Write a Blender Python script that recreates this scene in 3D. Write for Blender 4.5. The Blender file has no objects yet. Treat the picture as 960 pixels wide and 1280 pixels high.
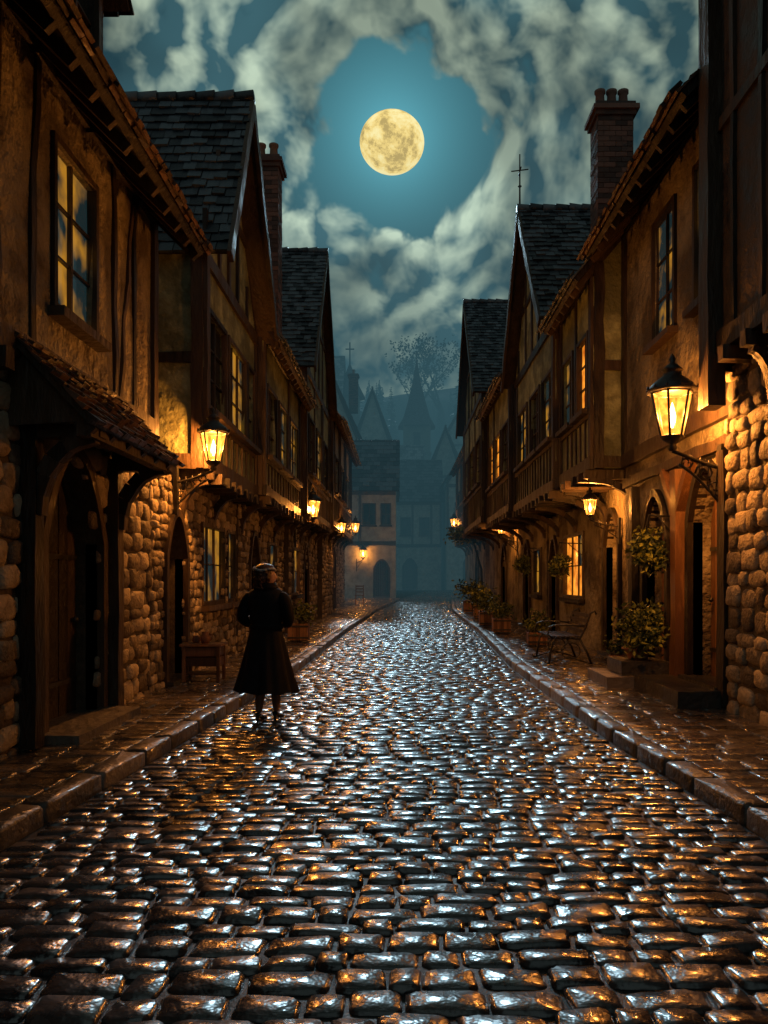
import bpy, math, random
import numpy as np
from mathutils import Vector, Matrix, Quaternion
random.seed(7); np.random.seed(7)
R=random.uniform
scene=bpy.context.scene
scene.view_settings.view_transform='Standard'; scene.view_settings.look='None'; scene.view_settings.exposure=0

# ------------------------------------------------------------ materials
MATS={}
def newmat(name):
    m=bpy.data.materials.new(name); m.use_nodes=True; nt=m.node_tree
    b=nt.nodes['Principled BSDF']; MATS[name]=m
    return m,nt,b
def N(nt,t,**k):
    n=nt.nodes.new(t)
    for a,v in k.items():
        if a.startswith('i_'):
            n.inputs[a[2:].replace('_',' ')].default_value=v
        else: setattr(n,a,v)
    return n
def ramp(nt,fac,stops):
    r=nt.nodes.new('ShaderNodeValToRGB'); e=r.color_ramp.elements
    while len(e)<len(stops): e.new(.5)
    for i,(p,c) in enumerate(stops):
        e[i].position=p; e[i].color=(c[0],c[1],c[2],1) if not isinstance(c,(int,float)) else (c,c,c,1)
    nt.links.new(fac,r.inputs[0]); return r
def rough_surface(name,c_dark,c_light,scale=3,rough=(.6,.9),bump=.3,bscale=30,tint=.6,spec=.4,coat=0,stretch=None,bdist=.02,stain=None,croug=.1):
    m,nt,b=newmat(name); L=nt.links.new
    tc=N(nt,'ShaderNodeTexCoord'); src=tc.outputs['Object']
    if stretch:
        mp=N(nt,'ShaderNodeMapping'); mp.inputs['Scale'].default_value=stretch; L(src,mp.inputs[0]); src=mp.outputs[0]
    n1=N(nt,'ShaderNodeTexNoise',i_Scale=scale,i_Detail=5.0,i_Roughness=.68); L(src,n1.inputs['Vector'])
    at=N(nt,'ShaderNodeAttribute'); at.attribute_name='tint'
    ma=N(nt,'ShaderNodeMath',operation='MULTIPLY_ADD'); L(at.outputs['Fac'],ma.inputs[0]); ma.inputs[1].default_value=tint; 
    sb=N(nt,'ShaderNodeMath',operation='SUBTRACT'); L(n1.outputs[0],sb.inputs[0]); sb.inputs[1].default_value=tint*.5
    L(sb.outputs[0],ma.inputs[2])
    cr=ramp(nt,ma.outputs[0],[(.3,c_dark),(.7,c_light)])
    col=cr.outputs[0]
    if stain:
        n3=N(nt,'ShaderNodeTexNoise',i_Scale=1.3,i_Detail=4.0,i_Roughness=.65); L(tc.outputs['Object'],n3.inputs['Vector'])
        r3=ramp(nt,n3.outputs[0],[(.42,0.0),(.58,1.0)])
        mx=N(nt,'ShaderNodeMix',data_type='RGBA'); L(r3.outputs[0],mx.inputs[0]); L(col,mx.inputs[6]); mx.inputs[7].default_value=(*stain,1); col=mx.outputs[2]
    L(col,b.inputs['Base Color'])
    rr=N(nt,'ShaderNodeMapRange'); L(n1.outputs[0],rr.inputs[0]); rr.inputs[1].default_value=.3; rr.inputs[2].default_value=.7
    rr.inputs[3].default_value=rough[0]; rr.inputs[4].default_value=rough[1]; L(rr.outputs[0],b.inputs['Roughness'])
    b.inputs['Specular IOR Level'].default_value=spec
    if coat:
        b.inputs['Coat Weight'].default_value=coat; b.inputs['Coat Roughness'].default_value=croug
    n2=N(nt,'ShaderNodeTexNoise',i_Scale=bscale,i_Detail=3.0,i_Roughness=.6); L(src,n2.inputs['Vector'])
    bp=N(nt,'ShaderNodeBump',i_Strength=bump,i_Distance=bdist); L(n2.outputs[0],bp.inputs['Height']); L(bp.outputs[0],b.inputs['Normal'])
    return m
rough_surface('cobble',(.010,.012,.016),(.055,.052,.054),scale=7,rough=(.18,.40),bump=.55,bscale=9,spec=.85,coat=.6,bdist=.03,croug=.13)
rough_surface('flagstone',(.035,.03,.024),(.13,.105,.085),scale=5,rough=(.12,.42),bump=.6,bscale=11,spec=.8,coat=.6,bdist=.03)
rough_surface('kerbstone',(.04,.036,.03),(.14,.12,.10),scale=5,rough=(.3,.6),bump=.7,bscale=14,spec=.5,coat=.15,bdist=.03)
rough_surface('grout',(.005,.005,.006),(.013,.012,.012),rough=(.4,.7),bscale=60)
rough_surface('rubble_stone',(.11,.085,.06),(.44,.36,.25),scale=7,rough=(.5,.85),bump=.9,bscale=20,tint=.7,bdist=.035)
rough_surface('mortar',(.04,.032,.024),(.12,.095,.065),scale=8,bump=.8,bscale=25)
rough_surface('plaster',(.15,.12,.075),(.52,.45,.30),scale=2.6,rough=(.6,.9),bump=1,bscale=6,bdist=.09,stain=(.11,.085,.055))
rough_surface('plaster_green',(.17,.19,.10),(.48,.52,.30),scale=3,rough=(.6,.9),bump=.9,bscale=8,bdist=.05,stain=(.14,.15,.08))
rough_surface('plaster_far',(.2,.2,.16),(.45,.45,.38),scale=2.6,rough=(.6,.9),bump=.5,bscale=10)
rough_surface('timber',(.014,.010,.007),(.07,.045,.028),scale=4,rough=(.35,.7),bump=.9,bscale=12,stretch=(1,1,.3),bdist=.025)
rough_surface('dark_boards',(.02,.014,.01),(.075,.05,.034),scale=4,rough=(.4,.75),bump=.9,bscale=10,bdist=.03)
rough_surface('door_wood',(.06,.028,.012),(.20,.095,.045),scale=5,rough=(.35,.6),bump=.5,bscale=20,stretch=(3,3,.4))
rough_surface('orange_wood',(.12,.055,.022),(.34,.17,.075),scale=5,rough=(.35,.6),bump=.5,bscale=20,stretch=(3,3,.4))
rough_surface('slate',(.018,.025,.034),(.09,.11,.13),scale=5,rough=(.25,.55),bump=.5,bscale=20,tint=.9)
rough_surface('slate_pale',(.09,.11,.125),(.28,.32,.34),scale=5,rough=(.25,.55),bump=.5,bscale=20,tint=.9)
rough_surface('clay_tile',(.035,.02,.014),(.14,.075,.048),scale=5,rough=(.3,.6),bump=.5,bscale=20,tint=.9)
rough_surface('brick',(.055,.032,.026),(.17,.085,.062),scale=5,rough=(.6,.9),bump=.6,bscale=25,tint=.8)
rough_surface('iron',(.01,.01,.01),(.03,.028,.026),rough=(.3,.55),bump=.2,bscale=60,spec=.6)
rough_surface('coat_wool',(.005,.005,.007),(.017,.016,.02),scale=10,rough=(.7,.9),bump=.6,bscale=90,spec=.2,bdist=.005)
rough_surface('hair',(.025,.011,.006),(.09,.035,.02),scale=40,rough=(.35,.6),bump=1,bscale=60,stretch=(1,1,.4),bdist=.01)
rough_surface('scarf_grey',(.3,.31,.32),(.75,.75,.75),scale=20,rough=(.6,.9),bump=.4,bscale=60)
rough_surface('skin',(.42,.24,.17),(.5,.3,.22),scale=10,rough=(.45,.55),bump=.1,bscale=80)
rough_surface('stocking',(.18,.10,.07),(.26,.15,.10),scale=10,rough=(.4,.55),bump=.1,bscale=80)
rough_surface('shoe_leather',(.008,.007,.006),(.015,.012,.01),rough=(.2,.35),bump=.1)
rough_surface('terracotta',(.16,.07,.04),(.34,.16,.09),scale=8,rough=(.6,.85),bump=.4)
rough_surface('leaves',(.035,.055,.015),(.26,.28,.055),scale=8,rough=(.4,.65),bump=.2,tint=.9)
rough_surface('leaves_dark',(.015,.028,.014),(.05,.07,.03),scale=8,rough=(.5,.8),bump=.2,tint=.9)
rough_surface('bark',(.02,.016,.012),(.06,.05,.04),scale=8,rough=(.7,.9),bump=.8)
rough_surface('earth',(.012,.016,.01),(.04,.045,.025),scale=.2,rough=(.8,1),bump=.5,bscale=2)
m,nt,b=newmat('glass_dark'); b.inputs['Base Color'].default_value=(.012,.02,.026,1); b.inputs['Roughness'].default_value=.08
n=N(nt,'ShaderNodeTexNoise',i_Scale=3.0); bp=N(nt,'ShaderNodeBump',i_Strength=.4,i_Distance=.05); nt.links.new(n.outputs[0],bp.inputs['Height']); nt.links.new(bp.outputs[0],b.inputs['Normal'])
def litglass(name,c1,c2,st,sc=2.5,lo=.35,hi=.65):
    m,nt,b=newmat(name); b.inputs['Base Color'].default_value=(.03,.025,.02,1); b.inputs['Roughness'].default_value=.12
    tc=N(nt,'ShaderNodeTexCoord'); n=N(nt,'ShaderNodeTexNoise',i_Scale=sc,i_Detail=3.0); nt.links.new(tc.outputs['Object'],n.inputs['Vector'])
    r=ramp(nt,n.outputs[0],[(lo,c1),(hi,c2)]); nt.links.new(r.outputs[0],b.inputs['Emission Color']); b.inputs['Emission Strength'].default_value=st
    m.cycles.emission_sampling='NONE'
litglass('glass_lit',(.40,.08,.005),(1,.34,.03),1.3,sc=4)
litglass('glass_dim',(.008,.022,.025),(.5,.22,.02),.8,sc=1.9,lo=.45,hi=.64)
m,nt,b=newmat('lantern_glass'); o=nt.nodes['Material Output']; nt.nodes.remove(b)
t=N(nt,'ShaderNodeBsdfTransparent'); e=N(nt,'ShaderNodeEmission'); e.inputs[1].default_value=1.6
tc=N(nt,'ShaderNodeTexCoord'); nn=N(nt,'ShaderNodeTexNoise',i_Scale=9.0); nt.links.new(tc.outputs['Object'],nn.inputs['Vector'])
r=ramp(nt,nn.outputs[0],[(.38,(.45,.10,.006)),(.62,(1,.35,.04))]); nt.links.new(r.outputs[0],e.inputs[0])
a=N(nt,'ShaderNodeAddShader'); nt.links.new(t.outputs[0],a.inputs[0]); nt.links.new(e.outputs[0],a.inputs[1]); nt.links.new(a.outputs[0],o.inputs[0]); m.cycles.emission_sampling='NONE'
m,nt,b=newmat('flame'); b.inputs['Base Color'].default_value=(.8,.5,.2,1); b.inputs['Emission Color'].default_value=(1,.66,.22,1); b.inputs['Emission Strength'].default_value=14; m.cycles.emission_sampling='NONE'
m,nt,b=newmat('eye_white'); b.inputs['Base Color'].default_value=(.7,.68,.65,1); b.inputs['Roughness'].default_value=.2
m,nt,b=newmat('lips'); b.inputs['Base Color'].default_value=(.35,.08,.07,1)

# ------------------------------------------------------------ mesh builder
class Frame:
    def __init__(s,O,U,V,Nn):
        s.O=Vector(O); s.U=Vector(U).normalized(); s.V=Vector(V).normalized(); s.N=Vector(Nn).normalized()
        s.flip=s.U.cross(s.V).dot(s.N)<0
    def p(s,u,v,n): return s.O+s.U*u+s.V*v+s.N*n
class MB:
    def __init__(s): s.v=[]; s.f=[]; s.m=[]; s.t=[]; s.sm=[]; s.mats=[]
    def mi(s,name):
        if name not in s.mats: s.mats.append(name)
        return s.mats.index(name)
    def add(s,vs,fs,mat,tint=None,smooth=False,flip=False):
        o=len(s.v); k=s.mi(mat); tint=R(0,1) if tint is None else tint
        s.v.extend([tuple(x) for x in vs])
        for f in fs:
            g=[o+i for i in f]
            if flip: g=g[::-1]
            s.f.append(g); s.m.append(k); s.t.append(tint); s.sm.append(smooth)
    def box(s,fr,u0,u1,v0,v1,n0,n1,mat,j=0,tint=None):
        P=[fr.p(u+R(-j,j),v+R(-j,j),n+R(-j,j)) for n in(n0,n1) for v in(v0,v1) for u in(u0,u1)]
        s.add(P,[(0,2,3,1),(4,5,7,6),(0,1,5,4),(2,6,7,3),(0,4,6,2),(1,3,7,5)],mat,tint,flip=fr.flip)
    def quad(s,a,b,c,d,mat,tint=.5): s.add([a,b,c,d],[(0,1,2,3)],mat,tint)
    def beam(s,fr,a,b,w,n0,n1,mat='timber',seg=None,wob=.012):
        a=Vector(a);b=Vector(b);L=(b-a).length; seg=seg or max(2,int(L/.45))
        d=(b-a).normalized(); q=Vector((-d.y,d.x)); P=[]
        for i in range(seg+1):
            c=a+(b-a)*i/seg+q*R(-wob,wob); ww=w/2*R(.88,1.1); nn=n1+R(-wob,wob)*.5
            c1=c-q*ww; c2=c+q*ww
            P+= [fr.p(c1.x,c1.y,n0),fr.p(c2.x,c2.y,n0),fr.p(c2.x,c2.y,nn),fr.p(c1.x,c1.y,nn)]
        F=[(3,2,1,0),tuple(4*seg+i for i in(0,1,2,3))]
        for i in range(seg):
            for k in range(4):
                F.append((4*i+k,4*i+(k+1)%4,4*i+4+(k+1)%4,4*i+4+k))
        s.add(P,F,mat,flip=not fr.flip)
    def tube(s,pts,r,mat='iron',seg=8,caps=True,tint=None):
        pts=[Vector(p) for p in pts]; n=len(pts); rs=r if isinstance(r,(list,tuple)) else [r]*n
        P=[];up=Vector((0.13,.21,.97))
        for i,p in enumerate(pts):
            t=(pts[min(i+1,n-1)]-pts[max(i-1,0)]).normalized()
            x=t.cross(up)
            if x.length<.15: x=t.cross(Vector((1,0,0)))
            x.normalize(); y=t.cross(x)
            for k in range(seg):
                a=2*math.pi*k/seg; P.append(p+(x*math.cos(a)+y*math.sin(a))*rs[i])
        F=[]
        for i in range(n-1):
            for k in range(seg): F.append((i*seg+k,i*seg+(k+1)%seg,(i+1)*seg+(k+1)%seg,(i+1)*seg+k))
        if caps: F.append(tuple(range(seg))[::-1]); F.append(tuple((n-1)*seg+k for k in range(seg)))
        s.add(P,F,mat,tint,smooth=True)
    def lathe(s,c,prof,mat,seg=16,sx=1,sy=1,smooth=True,rot=0):
        c=Vector(c);P=[];F=[]
        for r,z in prof:
            for k in range(seg):
                a=2*math.pi*k/seg+rot; P.append(c+Vector((r*math.cos(a)*sx,r*math.sin(a)*sy,z)))
        for i in range(len(prof)-1):
            for k in range(seg): F.append((i*seg+k,i*seg+(k+1)%seg,(i+1)*seg+(k+1)%seg,(i+1)*seg+k))
        F.append(tuple(range(seg))[::-1]); F.append(tuple((len(prof)-1)*seg+k for k in range(seg)))
        s.add(P,F,mat,smooth=smooth)
    def obj(s,name,parent=None):
        if not s.v: return None
        me=bpy.data.meshes.new(name); me.from_pydata(s.v,[],s.f)
        for k in s.mats: me.materials.append(MATS[k])
        me.polygons.foreach_set('material_index',s.m); me.polygons.foreach_set('use_smooth',s.sm)
        a=me.attributes.new('tint','FLOAT','FACE'); a.data.foreach_set('value',s.t)
        me.update()
        o=bpy.data.objects.new(name,me); scene.collection.objects.link(o)
        if parent: o.parent=parent
        return o
def empty(name):
    e=bpy.data.objects.new(name,None); scene.collection.objects.link(e); return e

class Stones:
    def __init__(s): s.d=[]
    def add(s,O,U,V,Nn,hu,hv,h,tu=0,tv=0): s.d.append((*O,*U,*V,*Nn,hu,hv,h,tu,tv))
    def obj(s,name,mat,parent=None,K=12,expo=.42,jit=.06,edge=.03,top=.78,rimh=.62,dm=(.96,1.12)):
        if not s.d: return
        A=np.array(s.d); S=len(A); O=A[:,0:3];U=A[:,3:6];V=A[:,6:9];Nn=A[:,9:12];hu,hv,h,tu,tv=[A[:,i] for i in range(12,17)]
        det=np.einsum('ij,ij->i',np.cross(U,V),Nn)
        th=np.arange(K)*2*np.pi/K+np.pi/K
        ex=expo*np.random.uniform(.75,1.25,(S,1))
        cx=np.sign(np.cos(th))[None]*np.abs(np.cos(th))[None]**ex; cy=np.sign(np.sin(th))[None]*np.abs(np.sin(th))[None]**ex
        rings=[(1.0,0.0),(1-edge,rimh),(top,.95)]
        jr=1+np.random.uniform(-jit,jit*.6,(S,K)); vs=[]
        dome=np.random.uniform(dm[0],dm[1],S)
        for sc,hh in rings:
            a=cx*sc*jr*hu[:,None]; b=cy*sc*jr*hv[:,None]
            n=hh*h[:,None]+ (a*tu[:,None]+b*tv[:,None])*(1 if hh>0 else 0)+ (np.random.uniform(-.09,.09,(S,K))*h[:,None] if hh>.9 else 0)
            vs.append(O[:,None]+U[:,None]*a[...,None]+V[:,None]*b[...,None]+Nn[:,None]*n[...,None])
        vs.append((O+Nn*(h*dome)[:,None])[:,None])
        VV=np.concatenate(vs,1); per=3*K+1
        F=[]
        for i in range(2):
            for k in range(K): F.append((i*K+k,i*K+(k+1)%K,(i+1)*K+(k+1)%K,(i+1)*K+k))
        T=[(2*K+k,2*K+(k+1)%K,3*K) for k in range(K)]
        F=np.array(F);T=np.array(T)
        off=(np.arange(S)*per)
        Fq=(F[None]+off[:,None,None]); Ft=(T[None]+off[:,None,None])
        neg=det<0; Fq[neg]=Fq[neg][:,:,::-1]; Ft[neg]=Ft[neg][:,:,::-1]
        faces=Fq.reshape(-1,4).tolist()+Ft.reshape(-1,3).tolist()
        tint=np.random.uniform(0,1,S); tt=np.concatenate([np.repeat(tint,len(F)),np.repeat(tint,len(T))])
        me=bpy.data.meshes.new(name); me.from_pydata(VV.reshape(-1,3).tolist(),[],faces)
        me.materials.append(MATS[mat]); me.polygons.foreach_set('use_smooth',[True]*len(faces))
        a=me.attributes.new('tint','FLOAT','FACE'); a.data.foreach_set('value',tt.astype(np.float32)); me.update()
        o=bpy.data.objects.new(name,me); scene.collection.objects.link(o)
        if parent: o.parent=parent
        return o

# ------------------------------------------------------------ ground functions
def zg(y):
    if y<20: return 0.0
    if y<55: return .00065*(y-20)**2
    return .00065*35**2
def hill(y):
    z=zg(y)
    if y>64: z+=(min(y,132)-64)*.45
    return z
KD=[-3,4.6,7.75,14,24,35,45,48,52,56,60]
KL=[-2.35,-2.28,-2.05,-1.72,-1.56,-1.05,0,.4,1.2,2.2,3.6]
KR=[2.3,2.19,2.0,1.95,2.3,2.3,2.85,3.3,4.6,8,11]
kl=lambda y: float(np.interp(y,KD,KL)); kr=lambda y: float(np.interp(y,KD,KR))
WLx=lambda y: float(np.interp(y,[-3,10,16,22,29,40,41,60],[-3.3,-3.3,-3.25,-3.1,-2.9,-2.85,-7,-7]))
WRx=lambda y: float(np.interp(y,[-3,8.8,8.9,13.2,13.3,35,46,47,60],[3.7,3.7,3.85,3.85,4.15,4.05,3.8,9,14]))

mb=MB(); xs=[-400,-200,-100,-50,-25,-12,0,12,25,50,100,200,400]; ys=[-80,-30,-10]+list(range(0,62,4))+[64,75,90,105,120,132,160,220,320,480]
P=[(x,y,hill(y)-.06+(2.5*math.sin(x*.07+y*.05) if y>80 else 0)) for y in ys for x in xs]
nx=len(xs); mb.add(P,[(j*nx+i,j*nx+i+1,(j+1)*nx+i+1,(j+1)*nx+i) for j in range(len(ys)-1) for i in range(nx-1)],'earth',.5,smooth=True)
mb.obj('ground')

road=empty('cobblestone_road')
mb=MB(); yy=[-3+i*.5 for i in range(127)]
for a,b in zip(yy[:-1],yy[1:]):
    mb.quad((kl(a)-.1,a,zg(a)),(kr(a)+.1,a,zg(a)),(kr(b)+.1,b,zg(b)),(kl(b)-.1,b,zg(b)),'grout')
mb.obj('road_bed',road)
st=Stones(); y=-.5; r=0
while y<59:
    dv=R(.115,.18); yc=y+dv/2; x=kl(yc)+.02; x1=kr(yc)-.02; x+= -R(0,.14); ph=R(0,6)
    while x<x1:
        du=R(.13,.34)
        a=max(x,kl(yc)+.02); b_=min(x+du,x1)
        if b_-a>.07:
            xc=(a+b_)/2; arch=.04*math.sin(xc*1.3+y*.12)+.012*math.sin(xc*4+ph)+R(-.01,.01)
            slope=(zg(yc+.1)-zg(yc))/.1
            st.add((xc,yc+arch,zg(yc)-.012+R(-.004,.004)),(1,R(-.07,.07),0),(R(-.06,.06),1,slope),(0,-slope,1),(b_-a)/2-.001,dv/2*R(.94,1.07)-.001,R(.026,.040),R(-.04,.04),R(-.09,.07))
        x+=du
    y+=dv
st.obj('cobblestones','cobble',road,expo=.34,top=.84,edge=.03,rimh=.64,jit=.10,dm=(.92,1.03))

def pavement(name,edge,wall,side,ymax):
    e=empty(name); mb=MB()
    for a,b in zip(yy[:-1],yy[1:]):
        if b>ymax: break
        P=[(edge(a)+side*.1,a,zg(a)+.1),(wall(a),a,zg(a)+.1),(wall(b),b,zg(b)+.1),(edge(b)+side*.1,b,zg(b)+.1)]
        mb.quad(*P,'grout')
        P=[(edge(a)+side*.1,a,zg(a)-.02),(edge(a)+side*.1,a,zg(a)+.1),(edge(b)+side*.1,b,zg(b)+.1),(edge(b)+side*.1,b,zg(b)-.02)]
        mb.quad(*P,'grout')
    mb.obj('pavement_bed',e)
    st=Stones(); y=-.5
    while y<ymax:
        dv=R(.18,.3); yc=y+dv/2
        w=abs(wall(yc)-edge(yc))-.2; x=-R(0,.1)
        while x<w:
            du=R(.26,.5); a=max(x,0); b_=min(x+du,w)
            if b_-a>.06:
                xc=edge(yc)+side*(.2+(a+b_)/2)
                st.add((xc,yc,zg(yc)+.092),(1,0,0),(0,1,0),(0,0,1),(b_-a)/2-.002,dv/2-.002,R(.024,.031),R(-.015,.015),R(-.02,.02))
            x+=du
        y+=dv
    st.obj('paving_slabs','flagstone',e,expo=.2,jit=.02,edge=.015,top=.93,rimh=.8,dm=(.93,.98))
    st=Stones(); y=-.5
    while y<ymax:
        L=R(.45,.85); a=Vector((edge(y),y,zg(y))); b_=Vector((edge(y+L),y+L,zg(y+L))); d=(b_-a).normalized(); q=Vector((0,0,1)).cross(d).normalized()
        c=(a+b_)/2+Vector((side*.1,0,-.03))
        st.add(c,d,q,(0,0,1),L/2*1.0-.003,.1,R(.156,.166),R(-.006,.006),R(-.02,.02)); y+=L
    st.obj('kerb','kerbstone',e,expo=.2,jit=.02,edge=.02,top=.9,rimh=.86,dm=(.96,1.0))
pavement('pavement',kl,WLx,-1,45)
pavement('pavement',kr,WRx,1,47)

# ------------------------------------------------------------ building parts
class B:
    def __init__(s,name): s.e=empty(name); s.walls=MB(); s.timber=MB(); s.roof=MB(); s.win=MB(); s.glass=MB(); s.door=MB(); s.chim=MB(); s.st=Stones()
    def done(s):
        for n,k in(('walls','walls'),('timber_frame','timber'),('roof','roof'),('window_frames','win'),('window_glass','glass'),('doors','door'),('chimney','chim')):
            getattr(s,k).obj(n,s.e)
        s.st.obj('stonework','rubble_stone',s.e,expo=.58,jit=.14)
def archv(o,u):
    t=(u-o[0])/(o[1]-o[0]); t=min(max(t,0),1); vs=o[3]-(o[1]-o[0])*.62
    return vs+(o[3]-vs)*(1-abs(2*t-1)**2.1)
def wall(mb,fr,u0,u1,v0,v1,ops,mat,n=0,rev=.26):
    us=sorted(set([u0,u1]+[x for o in ops for x in(o[0],o[1]) if u0<x<u1])); vs=sorted(set([v0,v1]+[x for o in ops for x in(o[2],o[3]) if v0<x<v1]))
    for a,b_ in zip(us[:-1],us[1:]):
        for c,d in zip(vs[:-1],vs[1:]):
            uc,vc=(a+b_)/2,(c+d)/2
            if any(o[0]<uc<o[1] and o[2]<vc<o[3] for o in ops): continue
            mb.add([fr.p(a,c,n),fr.p(b_,c,n),fr.p(b_,d,n),fr.p(a,d,n)],[(0,1,2,3)],mat,.5,flip=fr.flip)
    for o in ops:
        a,b_,c,d=o[:4]
        if len(o)>4 and o[4]=='arch':
            K=14
            for i in range(K):
                x0=a+(b_-a)*i/K; x1=a+(b_-a)*(i+1)/K; y0=archv(o,x0); y1=archv(o,x1)
                mb.add([fr.p(x0,y0,n),fr.p(x1,y1,n),fr.p(x1,d,n),fr.p(x0,d,n)],[(0,1,2,3)],mat,.5,flip=fr.flip)
                mb.add([fr.p(x0,y0,n),fr.p(x1,y1,n),fr.p(x1,y1,n-rev),fr.p(x0,y0,n-rev)],[(0,1,2,3)],mat,.5)
            vs_=archv(o,a)
            for x in(a,b_): mb.add([fr.p(x,c,n),fr.p(x,vs_,n),fr.p(x,vs_,n-rev),fr.p(x,c,n-rev)],[(0,1,2,3)],mat,.5)
        else:
            for q in([(a,c),(a,d)],[(b_,c),(b_,d)],[(a,d),(b_,d)],[(a,c),(b_,c)]):
                (p0,p1),(p2,p3)=q
                mb.add([fr.p(p0,p1,n),fr.p(p2,p3,n),fr.p(p2,p3,n-rev),fr.p(p0,p1,n-rev)],[(0,1,2,3)],mat,.5)
def rubble(st,fr,u0,u1,v0,v1,ops,size=.2,n=0,m=.07):
    v=v0
    while v<v1:
        dv=R(.6,1.0)*size; u=u0-R(0,size)
        while u<u1:
            du=R(.75,1.8)*size; a=max(u,u0); b_=min(u+du,u1); uc=(a+b_)/2; vc=v+dv/2
            bad=False
            for o in ops:
                if o[0]-m<uc<o[1]+m and o[2]-m<vc<o[3]+m:
                    if len(o)>4 and o[4]=='arch' and vc>archv(o,uc)+m: continue
                    bad=True
            if not bad and b_-a>.05 and vc<v1:
                st.add(fr.p(uc,vc+R(-.03,.03),n-.01),fr.U,fr.V,fr.N,(b_-a)/2*R(.9,1.05),dv/2*R(.9,1.15),R(.03,.07),R(-.08,.08),R(-.08,.08))
            u+=du
        v+=dv
def window(bd,fr,u0,u1,v0,v1,kind='dark',nx=2,ny=3,n=0,sill=True):
    w=.065; T=bd.win
    T.box(fr,u0-w,u0,v0-w,v1+w,n-.05,n+.045,'timber',.004); T.box(fr,u1,u1+w,v0-w,v1+w,n-.05,n+.045,'timber',.004)
    T.box(fr,u0+.001,u1-.001,v1,v1+w,n-.05,n+.04,'timber',.004); T.box(fr,u0+.001,u1-.001,v0-w,v0,n-.05,n+.04,'timber',.004)
    if sill: T.box(fr,u0-w-.06,u1+w+.06,v0-w-.09,v0-w-.003,n-.02,n+.15,'timber',.006)
    for i in range(1,nx):
        x=u0+(u1-u0)*i/nx; ww=.028 if not(nx%2==0 and i==nx//2) else .04
        T.box(fr,x-ww/2,x+ww/2,v0,v1,n-.075,n-.02,'timber')
    for i in range(1,ny):
        x=v0+(v1-v0)*i/ny; T.box(fr,u0,u1,x-.012,x+.012,n-.07,n-.028,'timber')
    for i in range(nx):
        for j in range(ny):
            a=u0+(u1-u0)*i/nx;b_=u0+(u1-u0)*(i+1)/nx;c=v0+(v1-v0)*j/ny;d=v0+(v1-v0)*(j+1)/ny; q=[n-.06+R(-.006,.006) for _ in range(4)]
            g={'dark':'glass_dark','lit':'glass_lit','dim':'glass_dim'}[kind]
            if kind=='lit' and R(0,1)<.18: g='glass_dim'
            bd.glass.add([fr.p(a,c,q[0]),fr.p(b_,c,q[1]),fr.p(b_,d,q[2]),fr.p(a,d,q[3])],[(0,1,2,3)],g,flip=fr.flip)
def door(bd,fr,o,mat='door_wood',n=-.22,trim='timber'):
    a,b_,c,d=o[:4]; k=6
    for i in range(k):
        x0=a-.02+(b_-a+.04)*i/k; bd.door.box(fr,x0+.004,x0+(b_-a+.04)/k-.004,c,d,n-.05,n+R(-.006,.006),mat,.002)
    for v in(c+.35,c+(d-c)*.62): bd.door.box(fr,a+.03,b_-.03,v,v+.05,n+.008,n+.022,'iron')
    bd.door.lathe(fr.p(b_-.12,c+1.0,n+.04),[(.0,-.03),(.03,-.02),(.035,0),(.03,.02),(0,.03)],'iron',10)
    if trim:
        K=16; P=[]
        pts=[(a,c)]+[(a+(b_-a)*i/K,archv(o,a+(b_-a)*i/K)) for i in range(K+1)]+[(b_,c)] if len(o)>4 else [(a,c),(a,d),(b_,d),(b_,c)]
        cu=(a+b_)/2
        for i,(u,v) in enumerate(pts):
            if i in(0,len(pts)-1): ou,ov=u+(-.11 if i==0 else .11),v
            elif len(o)<=4: ou,ov=u+math.copysign(.11,u-cu),v+.11
            else:
                dx=u-cu; dy=max(v-(o[3]-(b_-a)*.75),.02); L=math.hypot(dx,dy); ou,ov=u+dx/L*.11,v+dy/L*.11
            P+=[fr.p(u,v,-.12),fr.p(u,v,.075),fr.p(ou,ov,.075+R(-.004,.004)),fr.p(ou,ov,-.02)]
        F=[(4*i+k,4*i+k+1,4*i+5+k,4*i+4+k) for i in range(len(pts)-1) for k in range(3)]
        bd.door.add(P,F,trim,flip=fr.flip)
    bd.door.box(fr,a-.1,b_+.1,c-.12,c+.04,-.25,.16,'kerbstone',.006)
def roof_plane(mb,O,U,S,LU,LS,mat='slate',tw=.2,th=.2,rafters=True,thick=.09,taper=None):
    O=Vector(O);U=Vector(U).normalized();S=Vector(S).normalized();Nn=U.cross(S).normalized()
    if Nn.z<0: Nn=-Nn
    fr=Frame(O,U,S,Nn)
    mb.box(fr,0,LU,0,LS,-thick,0,'timber')
    if rafters:
        u=.1
        while u<LU: mb.box(fr,u,u+.07,-.03,LS*.98,-thick-.1,-thick+.002,'timber',.004); u+=.42
    r=0;v=-.05
    while v<LS:
        u=-.03-(tw/2 if r%2 else 0)
        while u<LU+.02:
            a=max(u,-.04)+.004; b_=min(u+tw*R(.93,1.03),LU+.04)
            if b_-a>.05:
                h=.04+R(-.01,.02); j=R(-.02,.02); v0=v+j; v1=min(v+th*1.25,LS+.03)
                P=[fr.p(a,v0,h),fr.p(b_,v0+R(-.015,.015),h+R(-.01,.01)),fr.p(b_,v1,.008),fr.p(a,v1,.008),fr.p(a,v0,.0),fr.p(b_,v0,.0)]
                mb.add(P,[(0,1,2,3),(4,5,1,0),(4,0,3),(5,2,1)],mat,flip=fr.flip)
            u+=tw
        v+=th; r+=1
    return fr
def ridge(mb,a,b_,mat):
    a=Vector(a);b_=Vector(b_);L=(b_-a).length;k=max(1,int(L/.3))
    for i in range(k):
        p=a+(b_-a)*i/k; q=a+(b_-a)*(i+1.08)/k; mb.tube([p+Vector((0,0,R(-.01,.03))),q],[.1,.085],mat,8)
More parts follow.
